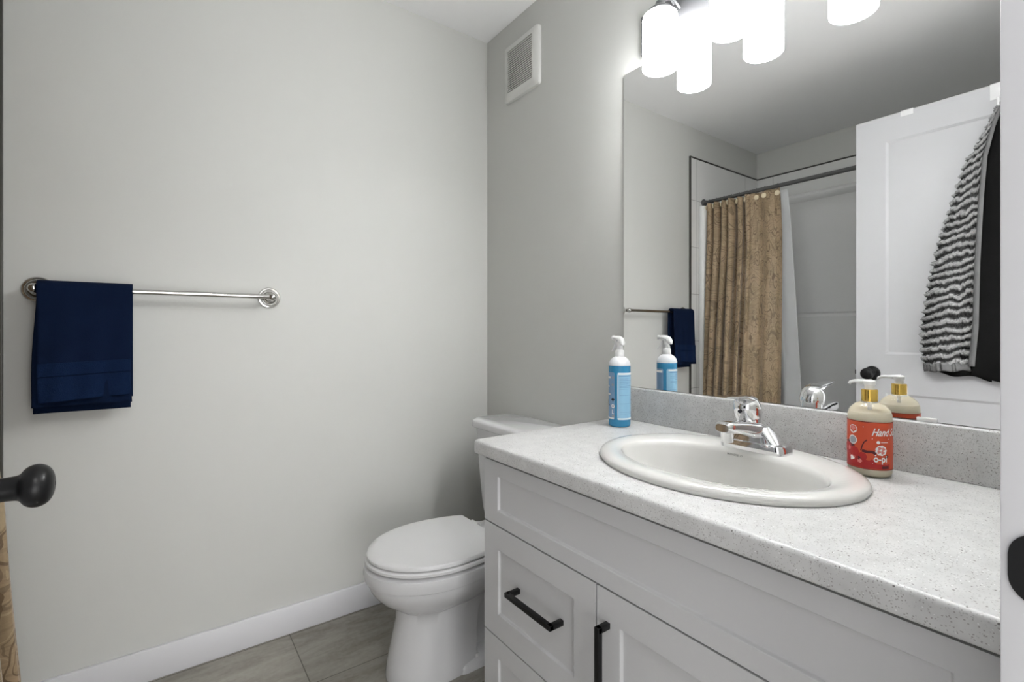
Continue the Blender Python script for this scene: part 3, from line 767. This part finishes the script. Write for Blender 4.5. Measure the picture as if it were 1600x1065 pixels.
# ================================================================= HAND SOAP BOTTLE
BX, BY, Z0, RB = -.0915, -1.543, ZC1, .0368
sp = thing('soap_bottle', (BX, BY, Z0), 'clear hand soap pump bottle with red label and gold collar beside the sink', 'soap bottle')
bm = B(); lathe(bm, [(.0002, .0005), (.031, .0005), (.0350, .003), (RB, .009), (RB, .112), (.0362, .121), (.0325, .1305), (.0250, .1385), (.0165, .143), (.0138, .145), (.0138, .149)], (BX, BY, Z0), seg=56)
obj('bottle', bm, M_clear, sp, smooth=50, label='clear plastic bottle')
bm = B(); lathe(bm, [(.0002, .002), (.029, .002), (.0335, .0045), (RB-.0012, .010), (RB-.0012, .112), (.0350, .119), (.0320, .1235), (.0002, .1237)], (BX, BY, Z0), seg=56)
obj('liquid_soap', bm, M_liq, sp, smooth=50, label='milky cream liquid')
bm = B(); lathe(bm, [(.0132, 0), (.0138, .001), (.0138, .0225), (.0130, .024), (.0002, .024)], (BX, BY, Z0+.1445), seg=40); obj('collar', bm, M_gold, sp, label='shiny gold collar')
bm = B(); lathe(bm, [(.0085, 0), (.0085, .009), (.0098, .0095), (.0102, .0165), (.0080, .0185), (.0002, .0188)], (BX, BY, Z0+.168), seg=28)
dn = Vector((.16, .99, 0)).normalized(); p0 = Vector((BX, BY, Z0+.1825))
tube(bm, [p0-dn*.004, p0+dn*.015, p0+dn*.028, p0+dn*.036+Vector((0, 0, -.0025)), p0+dn*.038+Vector((0, 0, -.006))], [.0060, .0042, .0034, .0030, .0028], 12)
obj('pump_head', bm, M_plastic, sp, label='white pump head')
bm = B(); tube(bm, [(BX, BY, Z0+.145), (BX+.002, BY, Z0+.11)], .003, 8)
obj('dip_tube', bm, M_plastic, sp)
PH = R(198); wf = wrapf(BX, BY, RB, PH); zl0, zl1 = Z0+.016, Z0+.1085
lbm = B(); patch(lbm, wf, -pi*RB, pi*RB*.999, zl0, zl1, .0004, n=64); lab = obj('label', lbm, M_red, sp, smooth=60, label='red orange paper label')
D1, D2, D3 = .0006, .0008, .0010
q = B()          # raspberries and vanilla flower art in deep red
for (s, z, r_) in ((-.043, .052, .012), (-.033, .036, .013), (-.020, .030, .011), (-.006, .026, .009), (-.026, .048, .009), (-.012, .040, .008), (.004, .030, .006)):
    blob(q, wf, s, Z0+z, r_, D1+.00001*int(abs(s)*1000), 7, .07)
patch(q, wf, -.050, .036, Z0+.0185, Z0+.028, D1)
obj('fruit_print', q, M_reddk, lab, smooth=60)
q = B(); blob(q, wf, -.040, Z0+.052, .0085, D2, 5, .12); blob(q, wf, -.031, Z0+.037, .006, D2, 5, .15); blob(q, wf, -.016, Z0+.031, .004, D2, 5, .15)
obj('fruit_highlight', q, M_pink, lab, smooth=60)
q = B()
stroke(q, wf, [(-.014, Z0+.051), (-.012, Z0+.060), (-.009, Z0+.068), (-.004, Z0+.0735)], .0022, D2)
stroke(q, wf, [(-.012, Z0+.0515), (-.004, Z0+.050), (.004, Z0+.051), (.010, Z0+.048)], .0055, D2); stroke(q, wf, [(-.050, Z0+.062), (-.040, Z0+.066), (-.030, Z0+.058), (-.026, Z0+.060)], .0065, D2)
stroke(q, wf, [(.020, Z0+.022), (.0265, Z0+.022), (.033, Z0+.0225)], .0050, D2)
blob(q, wf, -.018, Z0+.036, .0035, D2, 5, .2); stroke(q, wf, [(.026, Z0+.038), (.031, Z0+.045)], .004, D2)
obj('stem_print', q, M_maroon, lab, smooth=60)
q = wtext('Hand Soap', .0205, wf, .0030, Z0+.0825, D3, .45, .0004, .66); obj('brush_lettering', q, M_white, lab, smooth=0, label='white lettering reading Hand Soap')
q = B()
# round marks down the left of the label
blob(q, wf, -.0285, Z0+.0915, .0082, D2, inner=.86); stroke(q, wf, [(-.034, Z0+.088), (-.0285, Z0+.0835), (-.023, Z0+.088)], .0025, D3)
blob(q, wf, -.0295, Z0+.0700, .0088, D2, inner=.80)
blob(q, wf, -.0305, Z0+.0340, .0042, D3, 3, .25)
# small seal with a line, scalloped rosette
blob(q, wf, .0135, Z0+.0700, .0030, D3); stroke(q, wf, [(.018, Z0+.070), (.031, Z0+.070)], .0011, D3)
blob(q, wf, .0185, Z0+.0545, .0098, D2, 9, .06); blob(q, wf, .0090, Z0+.0450, .0013, D3)
for s_, z_ in ((-.010, .098), (.004, .0765), (.032, .0765)): blob(q, wf, s_, Z0+z_, .0008, D3)
stroke(q, wf, [(.004, Z0+.029), (.029, Z0+.029)], .0005, D3)
obj('white_print', q, M_white, lab, smooth=60)
q = wtext('o-pi', .0180, wf, .0060, Z0+.0325, D3+.0001, 0, .0004, .82); obj('logo_lettering', q, M_white, lab, smooth=0, label='white lettering reading o-pi')
q = B(); blob(q, wf, -.0285, Z0+.0935, .0045, D3, 4, .15)
for k in range(4): blob(q, wf, .0185+.0048*cos(k*pi/2+.6), Z0+.0545+.0048*sin(k*pi/2+.6), .0031, D3, 3, .2)
obj('rosette_print', q, M_pink, lab, smooth=60)
q = B(); blob(q, wf, -.0295, Z0+.0700, .0068, D2, 4, .05); obj('grey_disc_print', q, M_greypr, lab, smooth=60)
q = B()
for z_ in (zl0+.001, zl1-.001): stroke(q, wf, [(-pi*RB+k*2*pi*RB/64*.999, z_) for k in range(65)], .0009, D2)
for k, z_ in enumerate((.098, .089, .084)): stroke(q, wf, [(.062+i*.003, Z0+z_+.0004*(i % 2)) for i in range(16)], .0011, D3)
obj('border_print', q, M_maroon, lab, smooth=60)
q = wtext('HAND SOAP', .0075, wf, .0735, Z0+.092, D3, 0, .0001, .9); obj('back_lettering', q, M_white, lab, smooth=0)
q = B()
for z_ in (.086, .082, .078, .074): stroke(q, wf, [(.070+i*.003, Z0+z_+.0004*(i % 2)) for i in range(14)], .0010, D3)
obj('back_lines', q, M_cream, lab, smooth=60)

# ================================================================= SPRAY BOTTLE
CX, CY, RC = -.1195, -.915, .0322
sb = thing('spray_bottle', (CX, CY, Z0), 'blue cleaner spray bottle with white trigger head at the left end of the countertop', 'spray bottle')
bm = B(); lathe(bm, [(.0002, .0005), (.028, .0005), (.0312, .003), (RC, .008), (RC, .181)], (CX, CY, Z0), seg=48)
obj('bottle', bm, M_blue, sb, smooth=50, label='bottle filled with blue liquid')
bm = B(); lathe(bm, [(RC, .1812), (.0318, .187), (.0290, .195), (.0240, .2015), (.0170, .2065), (.0125, .2085), (.0002, .2086)], (CX, CY, Z0), seg=48)
obj('shoulder', bm, M_frost, sb, smooth=50, label='clear white empty shoulder')
bm = B(); lathe(bm, [(.0002, 0), (.0128, 0), (.0132, .002), (.0132, .017), (.0122, .0195), (.0085, .021), (.0080, .030), (.0002, .030)], (CX, CY, Z0+.2072), seg=32)
dn = Vector((.18, .98, 0)).normalized(); sd = Vector((-dn.y, dn.x, 0)); up = Vector((0, 0, 1)); base = Vector((CX, CY, Z0+.235))
def hring(t, zc, hz, wd): 
    P = []
    for k in range(20):
        a = 2*pi*k/20; P.append(base+dn*t+up*(zc+hz*sin(a))+sd*(wd*cos(a)))
    return P
loft(bm, [hring(-.0185, .012, .003, .003), hring(-.0175, .014, .008, .006), hring(-.012, .018, .0125, .0085), hring(0, .0225, .0125, .0095), hring(.010, .0265, .0085, .0085), hring(.020, .0285, .0062, .0068), hring(.0255, .0285, .0058, .006), hring(.026, .0285, .0075, .0075), hring(.031, .0285, .0072, .0072)])
loft(bm, [hring(-.009, -.004, .004, .0065), hring(-.004, .006, .012, .0075), hring(.004, .010, .014, .0075), hring(.009, .012, .006, .006)])
obj('spray_head', bm, M_plastic, sb, smooth=50, label='white spray head')
bm = B()
pts = [base+dn*.013+up*.023, base+dn*.0165+up*.012, base+dn*.0225+up*.000, base+dn*.030+up*-.009, base+dn*.033+up*-.0125]
rings = []
for i, p in enumerate(pts):
    rings.append([p+sd*(.0058*cos(2*pi*k/14))+dn*(.0026*sin(2*pi*k/14)) for k in range(14)])
loft(bm, rings); obj('trigger', bm, M_plastic, sb, smooth=50)
bm = B(); lathe(bm, [(.0022, 0), (.0022, .0006), (.0002, .0007)], base+up*.021+sd*.0093, sd, 12); lathe(bm, [(.0022, 0), (.0022, .0006), (.0002, .0007)], base+up*.021-sd*.0093, -sd, 12); obj('hinge_pin', bm, M_greypr, sb)
wf = wrapf(CX, CY, RC, R(221.7))
q = B(); patch(q, wf, -.0070, .058, Z0+.022, Z0+.162, .0004, .004, 40); lb = obj('label', q, M_lblue, sb, smooth=60, label='pale blue text label')
q = B(); patch(q, wf, -.1340, -.0145, Z0+.022, Z0+.162, .0004, .004, 60); lb2 = obj('label', q, M_mblue, sb, smooth=60, label='darker blue picture label')
q = B(); patch(q, wf, -.0040, .052, Z0+.1555, Z0+.1605, .0006, n=24); patch(q, wf, -.0055, .056, Z0+.0235, Z0+.0275, .0006, n=24); patch(q, wf, -.0055, -.0045, Z0+.03, Z0+.155, .0006, n=2)
obj('white_lines', q, M_white, lb, smooth=60)
q = B(); stroke(q, wf, [(-.002+i*.002, Z0+.1515+.0003*(i % 2)) for i in range(26)], .0018, .0007)
for k, z_ in enumerate([.143, .138, .133, .128, .122, .118, .113]):
    stroke(q, wf, [(i*.002, Z0+z_+.0002*(i % 2)) for i in range(24 if k % 3 else 15)], .0007, .0007)
for z_ in (.095, .070, .045, .040): stroke(q, wf, [(i*.002, Z0+z_) for i in range(25)], .0005, .0007)
obj('small_text', q, M_dblue, lb, smooth=60)
q = wtext('CLEANER', .006, wf, .000, Z0+.1485, .0008, 0, 0, 1) if False else B()
patch(q, wf, -.072, -.017, Z0+.024, Z0+.028, .0006, n=16); blob(q, wf, -.0205, Z0+.062, .0058, .0006, inner=.45); stroke(q, wf, [(-.022, Z0+.052), (-.0225, Z0+.040), (-.017, Z0+.040)], .0024, .0006)
patch(q, wf, -.066, -.030, Z0+.143, Z0+.149, .0006, n=16); patch(q, wf, -.060, -.036, Z0+.118, Z0+.122, .0006, n=12)
patch(q, wf, -.062, -.030, Z0+.094, Z0+.099, .0006, n=12)
patch(q, wf, -.131, -.080, Z0+.150, Z0+.157, .0006, n=20); patch(q, wf, -.128, -.100, Z0+.086, Z0+.091, .0006, n=12)
obj('white_print', q, M_white, lb2, smooth=60)
q = B(); blob(q, wf, -.0205, Z0+.0815, .0048, .0007, 4, .25); blob(q, wf, -.0205, Z0+.062, .0020, .0008); blob(q, wf, -.048, Z0+.074, .006, .0007, 5, .25); blob(q, wf, -.112, Z0+.064, .006, .0007, 5, .3); blob(q, wf, -.104, Z0+.056, .0045, .0007, 4, .3); blob(q, wf, -.120, Z0+.054, .004, .0007, 3, .3); blob(q, wf, -.040, Z0+.064, .004, .0007, 3, .3); blob(q, wf, -.056, Z0+.066, .004, .0007, 4, .3)
obj('dark_print', q, M_blackpr, lb2, smooth=60)
q = B(); blob(q, wf, -.0205, Z0+.146, .0042, .0007, 5, .3); patch(q, wf, -.024, -.0155, Z0+.029, Z0+.036, .0006, n=6); blob(q, wf, -.021, Z0+.125, .004, .0007, 6, .3)
obj('grey_print', q, M_greypr, lb2, smooth=60)

# printed pattern belongs to its label's own mesh
def merge_print(lab):
    bm = bmesh.new(); bm.from_mesh(lab.data); mats = [lab.data.materials[0]]
    for ch in sorted(lab.children, key=lambda o: o.name):
        n0 = len(bm.faces); bm.from_mesh(ch.data); bm.faces.ensure_lookup_table()
        if ch.data.materials[0] not in mats: mats.append(ch.data.materials[0])
        for f in bm.faces[n0:]: f.material_index = mats.index(ch.data.materials[0])
    for ch in list(lab.children): bpy.data.objects.remove(ch)
    for m_ in mats[1:]: lab.data.materials.append(m_)
    bm.to_mesh(lab.data); bm.free()
for l_ in (lab, lb, lb2): merge_print(l_)

# ================================================================= TOILET
TY = -.455
tl = thing('toilet', (-.40, TY, 0), 'white two-piece toilet between the back wall and the vanity', 'toilet')
def egg(xf, xb, hw, wb, z, xm=None, n=36, ty=TY):
    if xm is None: xm = lerp(xf, xb, .48)
    P = []
    # front half ellipse from +hw to -hw, then the rear sides
    for k in range(n+1):
        a = pi/2+pi*k/n; P.append(Vector((xm+(xm-xf)*cos(a), ty+hw*sin(a), z)))
    m = 10
    for k in range(1, m+1):
        t = k/m; P.append(Vector((lerp(xm, xb, t), ty-(hw-(hw-wb)*t**2.2), z)))
    for k in range(m+1):
        t = 1-k/m
        if k < m: P.append(Vector((lerp(xm, xb, t), ty+(hw-(hw-wb)*t**2.2), z)))
    return P
bm = B()
loft(bm, [egg(-.664, -.40, .108, .100, 0, -.54), egg(-.666, -.40, .110, .102, .012, -.54), egg(-.660, -.40, .106, .098, .05, -.54), egg(-.645, -.395, .097, .09, .12, -.53), egg(-.633, -.385, .092, .085, .18, -.52),
          egg(-.632, -.36, .094, .085, .218, -.52), egg(-.655, -.33, .115, .09, .235, -.50), egg(-.690, -.30, .145, .10, .262, -.50), egg(-.712, -.27, .165, .115, .290, -.50), egg(-.722, -.25, .172, .12, .312, -.50), egg(-.7235, -.25, .173, .12, .322, -.50),
          egg(-.731, -.25, .1805, .13, .327, -.50), egg(-.7345, -.25, .184, .135, .345, -.50), egg(-.732, -.25, .183, .135, .362, -.50), egg(-.722, -.25, .174, .13, .3685, -.50)])
# trapway behind the pedestal, foot flange, tank deck
loft(bm, [rrect(-.47, -.06, TY-.112, TY+.112, 0, .03), rrect(-.47, -.06, TY-.112, TY+.112, .018, .03), rrect(-.47, -.065, TY-.100, TY+.100, .034, .03), rrect(-.47, -.07, TY-.062, TY+.062, .05, .03), rrect(-.47, -.08, TY-.058, TY+.058, .18, .03), rrect(-.47, -.06, TY-.075, TY+.075, .26, .03), rrect(-.40, -.03, TY-.11, TY+.11, .31, .03), rrect(-.33, -.025, TY-.120, TY+.120, .36, .03), rrect(-.33, -.025, TY-.118, TY+.118, .372, .03)])
obj('bowl', bm, M_porc, tl, smooth=45)
bm = B()
loft(bm, [rrect(-.195, -.035, TY-.195, TY+.195, .373, .03), rrect(-.200, -.033, TY-.205, TY+.205, .40, .035), rrect(-.207, -.028, TY-.222, TY+.222, .56, .035), rrect(-.212, -.022, TY-.232, TY+.232, .712, .035)])
obj('tank', bm, M_porc, tl, smooth=45)
bm = B()
loft(bm, [rrect(-.222, -.014, TY-.242, TY+.242, .712, .040), rrect(-.228, -.012, TY-.248, TY+.248, .716, .045), rrect(-.228, -.012, TY-.248, TY+.248, .734, .045), rrect(-.224, -.016, TY-.244, TY+.244, .742, .045), rrect(-.212, -.028, TY-.232, TY+.232, .7465, .040)])
obj('tank_lid', bm, M_porc, tl, smooth=45)
bm = B(); loft(bm, [egg(-.700, -.305, .160, .125, .3720, -.50), egg(-.724, -.305, .179, .135, .3735, -.50), egg(-.729, -.303, .183, .138, .377, -.50), egg(-.729, -.303, .183, .138, .384, -.50), egg(-.724, -.305, .179, .135, .388, -.50)])
obj('seat', bm, M_seat, tl, smooth=45)
bm = B(); loft(bm, [egg(-.718, -.318, .174, .136, .3905, -.50), egg(-.723, -.317, .178, .139, .393, -.50), egg(-.7235, -.317, .1785, .139, .400, -.50), egg(-.719, -.319, .175, .136, .405, -.50), egg(-.700, -.330, .158, .124, .407, -.50)])
obj('seat_lid', bm, M_seat, tl, smooth=45)
for s in (-1, 1):
    bm = B(); tube(bm, [(-.300, TY+s*.075-.02, .385), (-.300, TY+s*.075+.02, .385)], .011, 16); obj('seat_hinge', bm, M_seat, tl)
bm = B(); lathe(bm, [(.0002, .012), (.012, .010), (.014, 0)], (-.40, TY-.088, .032), (0, 0, 1), 20); obj('bolt_cap', bm, M_plastic, tl)
bm = B(); tube(bm, [(-.212, TY-.165, .665), (-.228, TY-.165, .665)], .010, 14); tube(bm, [(-.228, TY-.165, .665), (-.232, TY-.125, .66), (-.232, TY-.095, .656)], [.006, .005, .006], 12); obj('flush_lever', bm, M_chrome, tl)
